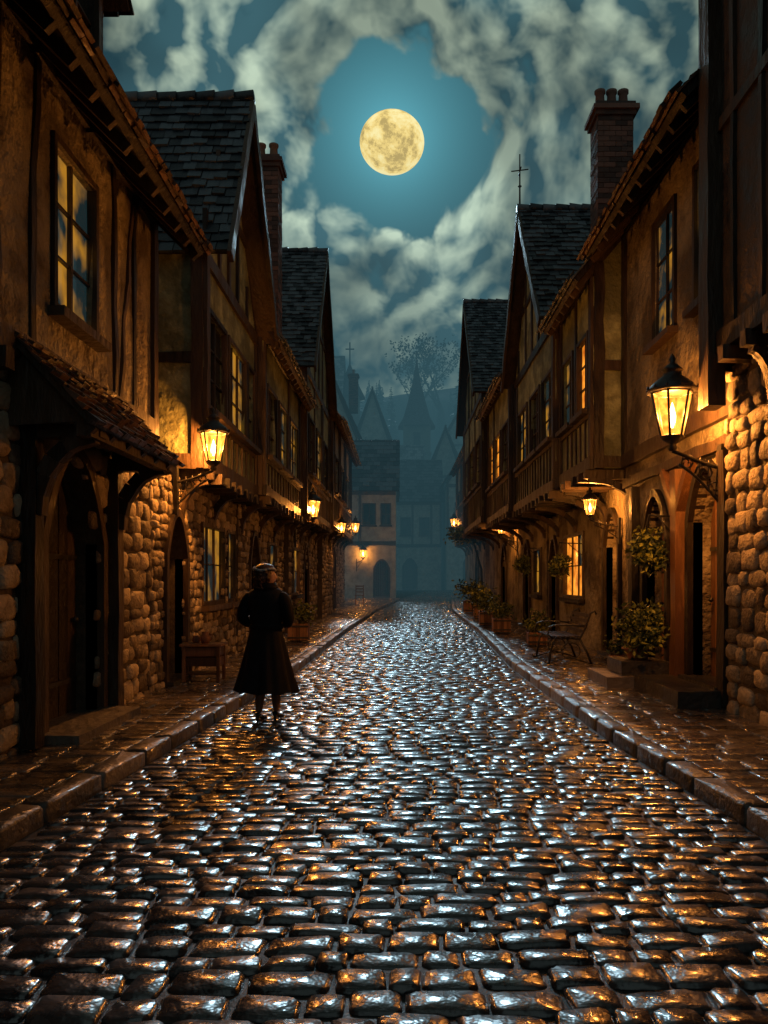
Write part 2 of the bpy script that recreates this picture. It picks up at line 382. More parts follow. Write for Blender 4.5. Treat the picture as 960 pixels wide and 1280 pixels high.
def chimney(bd,x,y,z0,z1,w=.6,d=.6,pots=2):
    mb=bd.chim; fr=Frame((x,y,0),(1,0,0),(0,0,1),(0,-1,0)); v=z0;r=0
    mb.box(fr,-w/2+.015,w/2-.015,z0-.5,z1,-d/2+.015,d/2-.015,'mortar')
    bh=.1
    while v<z1-.25:
        for (O,U,Nn,LL) in(((x-w/2,y-d/2,0),(1,0,0),(0,-1,0),w),((x-w/2,y-d/2,0),(0,1,0),(-1,0,0),d),((x+w/2,y-d/2,0),(0,1,0),(1,0,0),d)):
            f=Frame(O,U,(0,0,1),Nn); k=max(2,round(LL/.24)); s=LL/k
            for i in range(k+1):
                a=max(0,i*s-(s/2 if r%2 else 0)); b_=min(LL,i*s+s-(s/2 if r%2 else 0))
                if b_-a>.03: mb.box(f,a+.004,b_-.004,v+.005,v+bh-.006,-.02,R(0,.008),'brick')
        v+=bh;r+=1
    for i,(e,h) in enumerate([(.05,.09),(.1,.09),(.04,.08)]):
        mb.box(fr,-w/2-e,w/2+e,v+i*.09,v+i*.09+h,-d/2-e,d/2+e,'brick',.004)
    v+=.26
    for i in range(pots):
        px=x-w/2+w*(i+.5)/pots
        mb.lathe((px,y,v),[(.11,0),(.1,.05),(.085,.3),(.11,.33),(.11,.38),(.07,.38),(.07,.3)],'terracotta' if pots<3 else 'brick',12)

def house(name,s,D0,D1,xl,xu,zj,ze,xe,depth=5,roof='eave',pitch=45,Dp=None,zp=None,D0u=None,gops=(),wins=(),gwins=(),lower='stone',upper='plaster',sillv=None,rmat='slate',stud=.42,stone_size=.2,chim=None,doormat='door_wood',braces=True,tw=.2):
    bd=B(name); D0u=D0 if D0u is None else D0u
    fl=Frame((s*xl,0,0),(0,1,0),(0,0,1),(-s,0,0)); fu=Frame((s*xu,0,0),(0,1,0),(0,0,1),(-s,0,0)); xb=xl+depth
    lo='mortar' if lower=='stone' else lower
    gall=[tuple(g) for g in gops]+[tuple(g[:4]) for g in gwins]
    zl=zj if zj>0 else 3.0
    wall(bd.walls,fl,D0,D1,-.2,zl,gall,lo)
    if lower=='stone': rubble(bd.st,fl,D0,D1,.02,zl-.05,gall,stone_size)
    for g in gops: door(bd,fl,g,doormat)
    for g in gwins: window(bd,fl,*g[:4],*g[4:])
    tan=math.tan(math.radians(pitch))
    wt=ze+(xu-xe)*tan-.12 if roof=='eave' else ze+.1
    wall(bd.walls,fu,D0u,D1,zl,wt,[w[:4] for w in wins],upper)
    for w in wins: window(bd,fu,*w[:4],*w[4:])
    for yy_,sgn in((D0,-1),(D1,1)):
        fe=Frame((0,yy_,0),(1,0,0),(0,0,1),(0,sgn,0)); a,b_=sorted((s*xl,s*xb))
        wall(bd.walls,fe,a,b_,-.2,zl,[],lo)
        yu=D0u if sgn<0 else D1
        fe=Frame((0,yu,0),(1,0,0),(0,0,1),(0,sgn,0)); a,b_=sorted((s*xu,s*xb))
        wall(bd.walls,fe,a,b_,zl,wt,[],upper)
        bd.timber.beam(fe,(s*(xu+.09),zl),(s*(xu+.09),wt),.17,-.02,.05); bd.timber.beam(fe,(s*(xu+.1),zl+.1),(s*xb,zl+.1),.2,-.02,.045)
        bd.timber.beam(fe,(s*(xu+.1),(zl+wt)/2),(s*xb,(zl+wt)/2),.15,-.02,.045)
        for q in(1.1,2.1,3.1): bd.timber.beam(fe,(s*(xu+q),zl+.1),(s*(xu+q),wt),.14,-.02,.04)
        if roof=='eave':
            xr=xl+depth/2; zr=ze+(xr-xe)*tan-.12
            P=[fe.p(s*xu,wt,0),fe.p(s*xb,wt,0),fe.p(s*xr,zr,0)]; bd.walls.add(P,[(0,1,2)],upper,.5)
    fb=Frame((s*xb,0,0),(0,1,0),(0,0,1),(s,0,0)); wall(bd.walls,fb,D0,D1,-.2,wt,[],lo)
    if xl-xu>.05 or D0u>D0:
        P=[(s*xu,D0u,zl),(s*xu,D1,zl),(s*(xl+.02),D1,zl),(s*(xl+.02),D0u,zl)]; bd.walls.quad(*P,'dark_boards')
        u=D0u+.12
        while u<D1-.1:
            bd.timber.box(fu,u,u+.13,zl-.16,zl-.003,-(xl-xu)-.05,.1+R(0,.03),'timber',.008); u+=.5
        u=D0u+.2
        while u<D1 and xl-xu>.15:
            K=6;q=xl-xu+.02
            for i in range(K):
                t0=i/K*math.pi/2;t1=(i+1)/K*math.pi/2
                f3=Frame((s*xl,u,zl-.16),(-s,0,0),(0,0,1),(0,-1,0))
                bd.timber.beam(f3,(q*(1-math.cos(t0)),-.55+.55*math.sin(t0)),(q*(1-math.cos(t1)),-.55+.55*math.sin(t1)),.11,-.06,.06,seg=1,wob=.003)
            u+=2.0
    if D0u>D0:
        bd.walls.quad((s*(xl-.05),D0,zl+.02),(s*(xl-.05),D0u,zl+.02),(s*xb,D0u,zl+.02),(s*xb,D0,zl+.02),'dark_boards')
    T=bd.timber; sv=sillv if sillv else (zl+wt)/2
    T.beam(fu,(D0u,zl+.1),(D1,zl+.1),.22,-.02,.06,wob=.008)
    T.beam(fu,(D0u,wt-.12),(D1,wt-.12),.2,-.02,.05,wob=.008)
    for u in(D0u+.08,D1-.08): T.beam(fu,(u,zl+.2),(u,wt-.2),.17,-.02,.052)
    if stud:
        spans=sorted([(w[0]-.09,w[1]+.09) for w in wins]); 
        T.beam(fu,(D0u+.16,sv-.12),(D1-.16,sv-.12),.12,-.02,.04)
        u=D0u+.16+stud
        while u<D1-.3:
            T.beam(fu,(u,zl+.2),(u,sv-.18),.075,-.02,.032)
            if not any(a-.05<u<b_+.05 for a,b_ in spans): T.beam(fu,(u,sv-.06),(u,wt-.2),.1,-.02,.036)
            u+=stud*R(.92,1.08)
    if roof=='eave':
        xr=xl+depth/2; LS=(xr-xe)/math.cos(math.radians(pitch)); c,sn=math.cos(math.radians(pitch)),math.sin(math.radians(pitch))
        roof_plane(bd.roof,(s*xe,D0u-.12,ze),(0,1,0),(s*c,0,sn),D1-D0u+.2,LS,rmat,tw=tw,th=tw)
        zr=ze+(xr-xe)*tan; roof_plane(bd.roof,(s*(2*xr-xe),D0u-.12,ze),(0,1,0),(-s*c,0,sn),D1-D0u+.2,LS,rmat,tw=.4,th=.4,rafters=False)
        ridge(bd.roof,(s*xr,D0u-.15,zr),(s*xr,D1+.1,zr),rmat)
        u=D0u-.1
        while u<D1+.05:
            w_=R(.12,.2); fr=Frame((s*(xe-.03),0,ze),(0,1,0),(s*c,0,sn),(-s*sn,0,c)); j=R(-.05,.01)
            bd.roof.box(fr,u,u+w_-.01,-.06+j,.12,.03,.06+R(0,.015),rmat,.004); u+=w_
    else:
        ya,yb=D0u-.15,D1+.15
        for (y0) in(ya,yb):
            S=Vector((0,Dp-y0,zp-ze)); roof_plane(bd.roof,(s*xe,y0,ze),(s,0,0),S,xb-xe,S.length,rmat,tw=tw,th=tw,rafters=False,thick=.07)
            f3=Frame((s*(xe-.03),0,0),(0,1,0),(0,0,1),(-s,0,0)); T.beam(f3,(y0,ze-.1),(Dp,zp-.1),.2,-.03,.03)
        ridge(bd.roof,(s*(xe-.05),Dp,zp+.03),(s*xb,Dp,zp+.03),rmat)
        wt2=wt; bd.walls.add([fu.p(D0u,wt2,0),fu.p(D1,wt2,0),fu.p(Dp,zp-.1,0)],[(0,1,2)],upper,.5,flip=fu.flip)
        bd.walls.add([fb.p(D0u,wt2,0),fb.p(D1,wt2,0),fb.p(Dp,zp-.1,0)],[(0,1,2)],upper,.5)
        H=zp-wt2
        for t in(-.5,-.22,0,.22,.5):
            u=Dp+t*(D1-D0u)*.75; 
            lim=zp-.2-abs(u-Dp)/((D1-D0u)/2)*H
            if lim>wt2+.2: T.beam(fu,(u,wt2),(u,lim),.12,-.02,.04)
        T.beam(fu,(D0u+.9*(D1-D0u)/4,wt2+H*.42),(D1-.9*(D1-D0u)/4,wt2+H*.42),.12,-.02,.045)
    if chim:
        for c in chim: chimney(bd,*c)
    return bd,fl,fu

# ---------------- LEFT ROW
bd,fl,fu=house('plaster_house',-1,-2.5,10.16,3.2,3.12,3.35,5.75,2.5,depth=5,gops=[(7.12,8.45,.14,2.75,'arch')],doormat='dark_boards',
  wins=[(7.2,8.12,4.05,5.5,'dim',2,3),(3.6,4.6,4.05,5.5,'dark',2,3)],sillv=4.0,rmat='clay_tile',stud=None,stone_size=.24)
for u in(6.1,6.75,8.75,9.35,5.3):
    bd.timber.beam(fu,(u,3.45),(u+R(-.12,.12),6.1),.09,-.02,.03,wob=.04)
bd.timber.beam(fu,(8.85,3.5),(9.3,5.9),.08,-.02,.028,wob=.03)
roof_plane(bd.roof,(-2.46,6.4,2.84),(0,1,0),(-.58,0,.62),2.5,.98,'clay_tile',tw=.15,th=.13,rafters=True,thick=.05)
fd=fl
for u in(6.75,8.72):
    bd.timber.beam(fd,(u,.14),(u,2.84),.17,.0,.16)
    f3=Frame((-3.2,u,0),(1,0,0),(0,0,1),(0,-1,0))
    for i in range(6):
        t0=i/6*math.pi/2;t1=(i+1)/6*math.pi/2
        bd.timber.beam(f3,(.14+.5*(1-math.cos(t0)),2.1+.66*math.sin(t0)),(.14+.5*(1-math.cos(t1)),2.1+.66*math.sin(t1)),.13,-.06,.06,seg=1,wob=.004)
    bd.timber.beam(f3,(0.02,2.8),(.70,2.8),.12,-.07,.07)
bd.timber.box(fd,6.5,8.95,2.72,2.85,.57,.69,'timber',.01)
for y_ in(6.48,8.86): bd.timber.add([(-3.19,y_,2.8),(-2.54,y_,2.84),(-3.19,y_,3.5)],[(0,1,2)],'timber')
bd.door.box(fl,6.95,8.6,-.02,.2,.02,.42,'kerbstone',.01)
fdm=Frame((-2.95,0,0),(0,1,0),(0,0,1),(1,0,0))
wall(bd.walls,fdm,6.75,7.95,6.0,7.5,[(6.98,7.72,6.45,7.35)],'dark_boards'); window(bd,fdm,6.98,7.72,6.45,7.35,'dark',2,2)
for y_ in(6.75,7.95): bd.walls.quad((-2.95,y_,6),(-2.95,y_,7.5),(-5.4,y_,7.5),(-5.4,y_,6),'dark_boards')
for y0 in(6.55,8.15):
    S=Vector((0,7.35-y0,.8)); roof_plane(bd.roof,(-2.75,y0,7.35),(-1,0,0),S,3.4,S.length,'clay_tile',tw=.16,th=.16,rafters=False,thick=.05)
bd.walls.add([(-2.95,6.75,7.45),(-2.95,7.95,7.45),(-2.95,7.35,8.0)],[(0,1,2)],'dark_boards')
chimney(bd,-3.75,9.75,6.2,7.55,.5,.45,1)
bd.done()

bd,fl,fu=house('gabled_timber_house',-1,10.2,15.5,3.2,2.8,3.15,6.2,2.42,depth=4.5,roof='gable',Dp=13.0,zp=9.35,D0u=11.42,
  gops=[(10.85,11.8,.14,2.45,'arch')],doormat='orange_wood',gwins=[(12.9,14.4,1.2,2.42,'dim',3,2),(14.75,15.35,1.2,2.42,'dim',2,2)],
  wins=[(11.65,12.75,4.1,5.45,'dark',2,3),(13.0,14.4,4.1,5.45,'dim',3,3),(14.6,15.2,4.1,5.45,'dark',1,3)],sillv=4.05,upper='plaster_green',stone_size=.17)
bd.done()
bd,fl,fu=house('jettied_house',-1,15.55,21.5,3.15,2.66,3.2,6.2,2.32,depth=4.5,pitch=50,
  gops=[(16.6,17.6,.14,2.5,'arch')],gwins=[(19.0,20.2,1.2,2.4,'dim',2,2)],
  wins=[(15.95,17.1,4.1,5.4,'dark',2,3),(17.5,18.7,4.1,5.4,'dim',2,3),(19.2,20.6,4.1,5.4,'dim',3,3)],sillv=4.05,upper='plaster_green',stone_size=.17,
  chim=[(-2.98,18.0,6.6,10.9,.56,.6,2)])
bd.done()
bd,fl,fu=house('tall_gabled_house',-1,21.55,28.7,3.0,2.55,3.35,7.3,2.3,depth=4.5,roof='gable',Dp=25.0,zp=11.8,
  gops=[(24.6,25.8,.14,2.6,'arch')],gwins=[(22.2,23.6,1.2,2.4,'dim',2,2)],
  wins=[(22.2,23.6,4.6,6.1,'dark',2,3),(24.3,25.7,4.6,6.1,'dim',2,3),(26.6,27.9,4.6,6.1,'dark',2,3)],sillv=4.5,upper='plaster_green')
bd.done()
bd,fl,fu=house('slate_roofed_house',-1,28.8,40,2.8,2.45,3.5,7.3,2.05,depth=5,pitch=52,gops=[(33,34.2,.3,2.8,'arch')],
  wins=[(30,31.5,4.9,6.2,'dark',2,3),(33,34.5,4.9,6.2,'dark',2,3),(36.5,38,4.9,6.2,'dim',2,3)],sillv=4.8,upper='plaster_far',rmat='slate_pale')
bd.done()
# ---------------- RIGHT ROW
bd,fl,fu=house('stone_corner_house',1,-2.5,8.82,3.62,3.4,3.95,8.6,2.9,depth=5,upper='dark_boards',stone_size=.26,
  wins=[(4.4,5.4,4.9,6.4,'dark',2,3)],rmat='clay_tile',stud=.7)
bd.timber.beam(fu,(8.6,3.4),(8.6,8),.26,-.05,.14)
bd.done()
bd,fl,fu=house('plaster_arcade_house',1,8.87,13.2,3.72,3.7,3.4,6.9,3.07,depth=5,
  gops=[(9.15,10.15,.3,2.9,'arch'),(11.05,12.05,.2,2.75,'arch')],doormat='orange_wood',lower='plaster',
  wins=[(9.15,9.95,5.0,6.65,'dim',2,3),(10.75,11.6,5.0,6.65,'dim',2,3)],sillv=4.9,rmat='clay_tile',stud=None,chim=[])
for u in(8.98,10.55,12.5): bd.timber.beam(fl,(u,.14),(u,3.0),.2,-.02,.13,mat='orange_wood' if u==10.55 else 'timber')
bd.timber.beam(fl,(10.53,2.4),(10.05,3.05),.11,.0,.12,mat='orange_wood'); bd.timber.beam(fl,(10.57,2.4),(11.05,3.05),.11,.0,.12,mat='orange_wood')
bd.timber.beam(fl,(8.9,3.12),(13.1,3.12),.14,-.02,.08)
bd.done()
bd,fl,fu=house('jettied_plaster_house',1,13.24,15.9,4.0,3.2,3.4,6.5,2.85,depth=4.8,pitch=50,
  gops=[(14.5,15.5,.14,2.8,'arch')],doormat='dark_boards',lower='plaster',
  wins=[(13.55,14.3,4.5,5.7,'lit',2,3),(14.75,15.6,4.5,5.7,'dim',2,3)],sillv=4.45,upper='plaster_green',stud=.36,
  chim=[(4.15,15.7,7.6,10.7,.68,.6,3),(4.75,15.9,7.0,9.3,1.0,.7,1)])
bd.done()
bd,fl,fu=house('gabled_timber_house',1,15.95,21.5,4.0,3.1,3.35,6.75,2.78,depth=4.8,roof='gable',Dp=18.7,zp=10.2,
  gops=[(20.2,21.1,.14,2.6,'arch')],gwins=[(17.4,19.4,1.2,2.55,'lit',3,2)],lower='plaster',
  wins=[(16.2,17.3,4.5,5.8,'dim',2,3),(17.7,18.9,4.5,5.8,'dark',2,3),(19.4,20.8,4.5,5.8,'dim',3,3)],sillv=4.45,upper='plaster_green',stud=.36)
T=bd.roof; T.tube([(2.8,18.7,10.1),(2.8,18.7,11.5)],[.025,.015],'iron'); T.tube([(2.6,18.7,11.1),(3.0,18.7,11.15)],.014,'iron'); T.tube([(2.8,18.5,11.1),(2.8,18.9,11.1)],.014,'iron')
T.lathe((2.8,18.7,10.75),[(0,-.05),(.05,0),(0,.05)],'iron',8)
bd.done()
bd,fl,fu=house('jettied_house',1,21.55,27,3.95,2.98,3.4,7.0,2.65,depth=4.8,pitch=50,
  gops=[(24.2,25.2,.14,2.7,'arch')],gwins=[(22.3,23.4,1.2,2.4,'dim',2,2)],lower='plaster',
  wins=[(21.9,23.2,4.6,5.9,'dark',2,3),(23.6,24.9,4.6,5.9,'lit',2,3),(25.4,26.5,4.6,5.9,'lit',2,3)],sillv=4.5,upper='plaster_green',stud=.36)
bd.done()
bd,fl,fu=house('tall_gabled_house',1,27.05,35,3.9,2.8,3.5,7.9,2.5,depth=4.8,roof='gable',Dp=31,zp=12.3,
  gops=[(29.2,30.4,.2,2.8,'arch')],lower='plaster',
  wins=[(27.8,29.3,5.0,6.5,'dark',2,3),(30.2,31.7,5.0,6.5,'dark',2,3),(32.6,34,5.0,6.5,'dark',2,3)],sillv=4.9,upper='plaster_green',stud=.5)
bd.done()
bd,fl,fu=house('slate_roofed_house',1,35.05,46,3.75,3.25,3.6,7.6,2.95,depth=5,pitch=50,gops=[(38,39.2,.4,2.9,'arch')],
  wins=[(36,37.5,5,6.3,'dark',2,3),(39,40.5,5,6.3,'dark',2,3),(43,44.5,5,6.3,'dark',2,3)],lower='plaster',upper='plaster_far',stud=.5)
bd.done()

# ---------------- far houses
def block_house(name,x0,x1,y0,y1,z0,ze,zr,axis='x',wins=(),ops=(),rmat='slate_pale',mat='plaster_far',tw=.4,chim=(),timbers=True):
    bd=B(name); f=Frame((0,y0,0),(1,0,0),(0,0,1),(0,-1,0))
    wall(bd.walls,f,x0,x1,z0-3,ze,[w[:4] for w in wins]+[tuple(o) for o in ops],mat,rev=.3)
    for w in wins: window(bd,f,*w[:4],w[4],2,2)
    for o in ops: door(bd,f,o,'dark_boards')
    f2=Frame((0,y1,0),(1,0,0),(0,0,1),(0,1,0)); wall(bd.walls,f2,x0,x1,z0-3,ze,[],mat)
    for x,sx in((x0,-1),(x1,1)):
        g=Frame((x,0,0),(0,1,0),(0,0,1),(sx,0,0)); wall(bd.walls,g,y0,y1,z0-3,ze,[],mat)
    if timbers:
        h=(ze+z0)/2
        for v in(h,ze-.12): bd.timber.beam(f,(x0,v),(x1,v),.25,-.02,.06)
        u=x0+.1
        while u<x1:
            if not any(w[0]-.15<u<w[1]+.15 for w in wins): bd.timber.beam(f,(u,h),(u,ze),.16,-.02,.05)
            u+=.75
    if axis=='x':
        ym=(y0+y1)/2
        for ye in(y0-.35,y1+.35):
            S=Vector((0,ym-ye,zr-ze)); roof_plane(bd.roof,(x0-.2,ye,ze),(1,0,0),S,x1-x0+.4,S.length,rmat,tw=tw,th=tw,rafters=False)
        for x in(x0,x1): bd.walls.add([(x,y0,ze),(x,y1,ze),(x,ym,zr-.1)],[(0,1,2)],mat,.5)
        ridge(bd.roof,(x0-.2,ym,zr),(x1+.2,ym,zr),rmat)
    else:
        xm=(x0+x1)/2
        for xe in(x0-.35,x1+.35):
            S=Vector((xm-xe,0,zr-ze)); roof_plane(bd.roof,(xe,y0-.3,ze),(0,1,0),S,y1-y0+.6,S.length,rmat,tw=tw,th=tw,rafters=False)
        for y in(y0,y1): bd.walls.add([(x0,y,ze),(x1,y,ze),(xm,y,zr-.1)],[(0,1,2)],mat,.5)
        ridge(bd.roof,(xm,y0-.3,zr),(xm,y1+.3,zr),rmat)
        bd.timber.beam(f,(x0,ze),(xm,zr-.1),.2,-.02,.08); bd.timber.beam(f,(x1,ze),(xm,zr-.1),.2,-.02,.08)
    for c in chim: chimney(bd,*c)
    bd.done()
block_house('town_house',-7,-.25,48,54,.6,6.9,10.4,'x',rmat='slate',wins=[(-2.2,-1.5,4.9,6.1,'dark'),(-1.1,-.6,4.9,6.1,'dark')],ops=[(-1.5,-.7,.5,2.7,'arch')])
block_house('town_house',-.6,3.3,64,71,.8,7.8,11.6,'x',rmat='slate',wins=[(.1,.8,5.2,6.5,'dark'),(1.6,2.3,5.2,6.5,'dark')],ops=[(.3,1.3,.8,3.2,'arch')])
block_house('town_house',3.6,9,62,70,.8,9.0,13.5,'y',wins=[(4.3,5.1,6,7.5,'dark'),(6,7,6,7.5,'dark')],ops=[(5,6.2,.8,3.6,'arch')])
block_house('hillside_house',-7.5,-3.0,58,66,2,11.5,17.3,'y',rmat='slate',wins=[(-4.6,-3.9,9.6,10.8,'dark')],chim=[(-3.6,62,15,17.4,.7,.7,1)])
block_house('hillside_house',-4.2,-.9,74,81,5,14.0,19.3,'y',wins=[(-2.6,-1.9,12,13.3,'dark')])
block_house('hillside_house',-1.2,2.0,73,78,4,10.6,14.2,'x',wins=[(-.2,.5,8.6,9.8,'dark')])
block_house('hillside_house',2.6,5.6,72,78,4,11.0,15.4,'y',wins=[(3.6,4.3,9,10.2,'dark')])
block_house('hillside_house',4.3,9,82,89,7,15.5,20.0,'y',wins=[(5.2,6,13,14.4,'dark')])
block_house('hillside_house',-13,-6,80,88,8,19,25,'x')
bd=B('church_tower'); x,y=1.75,84; f=Frame((x,y-1.4,0),(1,0,0),(0,0,1),(0,-1,0))
bd.walls.box(Frame((x,y,0),(1,0,0),(0,0,1),(0,-1,0)),-1.4,1.4,5,17.6,-1.4,1.4,'plaster_far')
for z in(10,14.5): bd.timber.box(f,-1.5,1.5,z,z+.25,-2.9,.08,'kerbstone')
bd.win.box(f,-.35,.35,15,16.8,-.1,.03,'dark_boards')
bd.roof.lathe((x,y,17.5),[(2.1,0),(1.5,1.0),(1.0,2.7),(.5,4.6),(.04,7.2)],'slate',8,smooth=False,rot=math.pi/8)
bd.roof.tube([(x,y,24.6),(x,y,25.6)],.05); bd.roof.tube([(x-.3,y,25.3),(x+.3,y,25.3)],.05)
bd.done()
bd=B('church_tower'); x,y=-5.2,83
bd.walls.box(Frame((x,y,0),(1,0,0),(0,0,1),(0,-1,0)),-1,1,5,20.5,-1,1,'plaster_far'); bd.roof.lathe((x,y,20.4),[(1.7,0),(.9,1.5),(.05,3.6)],'slate',8,smooth=False,rot=math.pi/8)
bd.roof.tube([(x,y,23.9),(x,y,26.2)],.07); bd.roof.tube([(x-.45,y,25.5),(x+.45,y,25.5)],.07); bd.done()

# ------------------------------------------------------------ trees
def bare_tree(x,y,z,h):
    mb=MB()
    def br(p,d,L,r,lv):
        pts=[p];rs=[r];q=p.copy();dd=d.copy()
        for i in range(4):
            dd=(dd+Vector((R(-.2,.2),R(-.2,.2),R(-.05,.15)))).normalized(); q=q+dd*L/4; pts.append(q.copy()); rs.append(r*(1-.14*(i+1)))
        mb.tube(pts,rs,'bark',5 if lv else 8)
        if lv<5:
            for k in range(3 if lv<4 else 2):
                a=R(0,6.28); e=Vector((math.cos(a),math.sin(a),R(.1,.9))).normalized(); i=random.choice([2,3,4])
                br(pts[i],(dd*.7+e*.8).normalized(),L*R(.6,.8),rs[i]*.68,lv+1)
    br(Vector((x,y,z)),Vector((0,0,1)),h*.36,h*.04,0)
    vs=[v for v in mb.v if v[2]>z+h*.4]
    for _ in range(900):
        c=Vector(random.choice(vs))+Vector((R(-.3,.3),R(-.3,.3),R(-.3,.3))); a=Vector((R(-1,1),R(-1,1),R(-1,1))).normalized()*.17; b_=a.orthogonal().normalized()*.17
        mb.add([c-a,c-b_,c+a,c+b_],[(0,1,2,3)],'leaves_dark')
    mb.obj('bare_tree')
bare_tree(2.6,110,20,18); bare_tree(6.0,112,21,15)
def pine(mb,x,y,z,h):
    mb.tube([(x,y,z),(x,y,z+h)],[h*.025,.03],'bark',6)
    t=.12
    while t<1:
        r=h*.2*(1-t)**.8+.12
        for k in range(9):
            a=R(0,6.28);rr=r*R(.6,1.15); p=Vector((x,y,z+h*t)); d=Vector((math.cos(a),math.sin(a),-.35))*rr; q=Vector((-math.sin(a),math.cos(a),0))*rr*.26
            mb.add([p,p+d*.6+q,p+d,p+d*.6-q+Vector((0,0,R(-.1,.1)))],[(0,1,2,3)],'leaves_dark')
        t+=.035
mb=MB()
for i in range(40):
    x=R(-24,28); y=R(108,134); 
    pine(mb,x,y,hill(y)-1,R(3.5,6.5))
for x,y,h in((-5.8,104,11),(-3.1,106,9),(-8,103,12),(8.5,108,13),(10.5,104,14),(-1.2,108,8)): pine(mb,x,y,hill(y)-1,h)
mb.obj('distant_forest')

# ------------------------------------------------------------ lanterns
def wall_lantern(wx,y,lx,zb,H=.72,energy=90,name='wall_lantern'):
    e=empty(name); s=1 if lx>wx else -1; mb=MB(); gl=MB(); k=H/.72
    c=Vector((lx,y,zb)); n=6; r0,r1,h=.1*k,.185*k,.4*k
    def ring(r,z,rot=0): return [c+Vector((r*math.cos(2*math.pi*i/n+rot),r*math.sin(2*math.pi*i/n+rot),z)) for i in range(n)]
    a,b_=ring(r0,0),ring(r1,h)
    for i in range(n):
        j=(i+1)%n; mb.tube([a[i],b_[i]],.011*k); mb.tube([a[i],a[j]],.012*k); mb.tube([b_[i],b_[j]],.016*k)
        gl.add([a[i],a[j],b_[j],b_[i]],[(0,1,2,3)],'lantern_glass')
    mb.lathe(c,[(.03*k,-.13*k),(.05*k,-.1*k),(.03*k,-.07*k),(.09*k,-.03*k),(.11*k,0),(.1*k,.008*k)],'iron',n)
    mb.lathe(c,[(.225*k,h),(.23*k,h+.015*k),(.17*k,h+.085*k),(.085*k,h+.15*k),(.08*k,h+.19*k),(.1*k,h+.2*k),(.045*k,h+.25*k),(.02*k,h+.27*k),(.032*k,h+.3*k),(.006*k,h+.35*k)],'iron',12)
    for i in range(12):
        an=i*math.pi/6; mb.lathe(c+Vector((.22*k*math.cos(an),.22*k*math.sin(an),h+.01*k)),[(.0,-.0),(.016*k,.02*k),(0,.05*k)],'iron',5)
    gl.lathe(c,[(.008*k,.08*k),(.03*k,.14*k),(.034*k,.18*k),(.02*k,.25*k),(.003*k,.31*k)],'flame',10)
    zt=zb-.13*k; L=abs(lx-wx)
    P=[(wx+s*L*t,y,zt-.16*k+.16*k*math.sin(t*math.pi/2)-.05*math.sin(t*math.pi)) for t in[i/10 for i in range(11)]]
    mb.tube(P,.018*k)
    mb.tube([(wx+s*L*t,y,zt-.5*k+.42*k*math.sin(t*1.3)) for t in[i/8 for i in range(8)]],.014*k)
    for (cx,cz,rr,ph) in((.35,-.2,.09,0),(.72,-.1,.07,2),(.14,-.33,.08,4)):
        mb.tube([(wx+s*(L*cx+rr*k*(1-t/14*.8)*math.cos(ph+t*.62)),y+.004,zt+cz*k+rr*k*(1-t/14*.8)*math.sin(ph+t*.62)) for t in range(14)],.009*k,seg=6)
    for i in range(5): mb.tube([(wx+s*L*(.1+i*.17),y,zt-.12*k+.1*k*math.sin((.1+i*.17)*math.pi/2)),(wx+s*L*(.14+i*.17),y,zt-.4*k+.4*k*math.sin(i*.2))],.006*k,seg=5)
    mb.box(Frame((wx,y,0),(0,1,0),(0,0,1),(s,0,0)),-.05*k,.05*k,zt-.62*k,zt+.06*k,-.02,.035*k,'iron',.003)
    mb.obj('lantern_frame',e); gl.obj('lantern_glass',e)
    ld=bpy.data.lights.new('lantern_light','POINT'); ld.energy=energy; ld.color=(1,.33,.05); ld.shadow_soft_size=.07*k
    lo=bpy.data.objects.new('lantern_light',ld); lo.location=c+Vector((0,0,.2*k)); scene.collection.objects.link(lo); lo.parent=e
wall_lantern(-3.13,11.15,-2.6,3.2,.72,430)
wall_lantern(3.65,9.05,3.08,3.17,.9,460)
wall_lantern(-2.93,22.3,-2.42,3.3,.8,400)
wall_lantern(3.95,14.4,3.42,2.72,.5,200)
wall_lantern(3.95,26.8,3.4,3.1,.7,300)
wall_lantern(-2.75,31.5,-2.3,3.4,.7,220)
wall_lantern(3.7,37,3.2,4.0,.8,250)
wall_lantern(3.7,44.5,3.0,4.5,.8,250)
wall_lantern(-2.75,39.5,-2.2,3.9,.8,220)
wall_lantern(-2.6,47.7,-2.2,2.9,.8,110)

# ------------------------------------------------------------ plants and street objects
def foliage(mb,c,r,n,leaf=.05,mat='leaves',droop=0):
    c=Vector(c); r=Vector(r)
    clumps=[Vector((R(-1,1),R(-1,1),R(-.8,1))) for _ in range(9)]
    for i in range(n):
        k=random.choice(clumps); d=Vector((random.gauss(0,.33),random.gauss(0,.33),random.gauss(0,.33)))+k*.62
        p=c+Vector((d.x*r.x,d.y*r.y,d.z*r.z)); a=Vector((R(-1,1),R(-1,1),R(-.6,1))).normalized()*leaf*R(.6,1.4); b_=a.orthogonal().normalized(); b_.rotate(Quaternion(a.normalized(),R(0,6.28))); b_*=a.length*.45
        mb.add([p-a,p-b_+a*.1,p+a,p+b_],[(0,1,2,3)],mat if R(0,1)<.8 else 'leaves_dark')
    for k in clumps: mb.tube([c-Vector((0,0,r.z*.9)),c+Vector((k.x*r.x*.5,k.y*r.y*.5,k.z*r.z*.4))],.006,'bark',5)
def pot(mb,c,r,h,mat='terracotta'):
    mb.lathe(c,[(r*.62,0),(r*.68,.02),(r*.95,h*.85),(r*1.08,h*.86),(r*1.08,h),(r*.9,h),(r*.88,h*.9)],mat,18); mb.lathe(Vector(c)+Vector((0,0,h*.88)),[(r*.89,0),(.0,.015)],'earth',18)
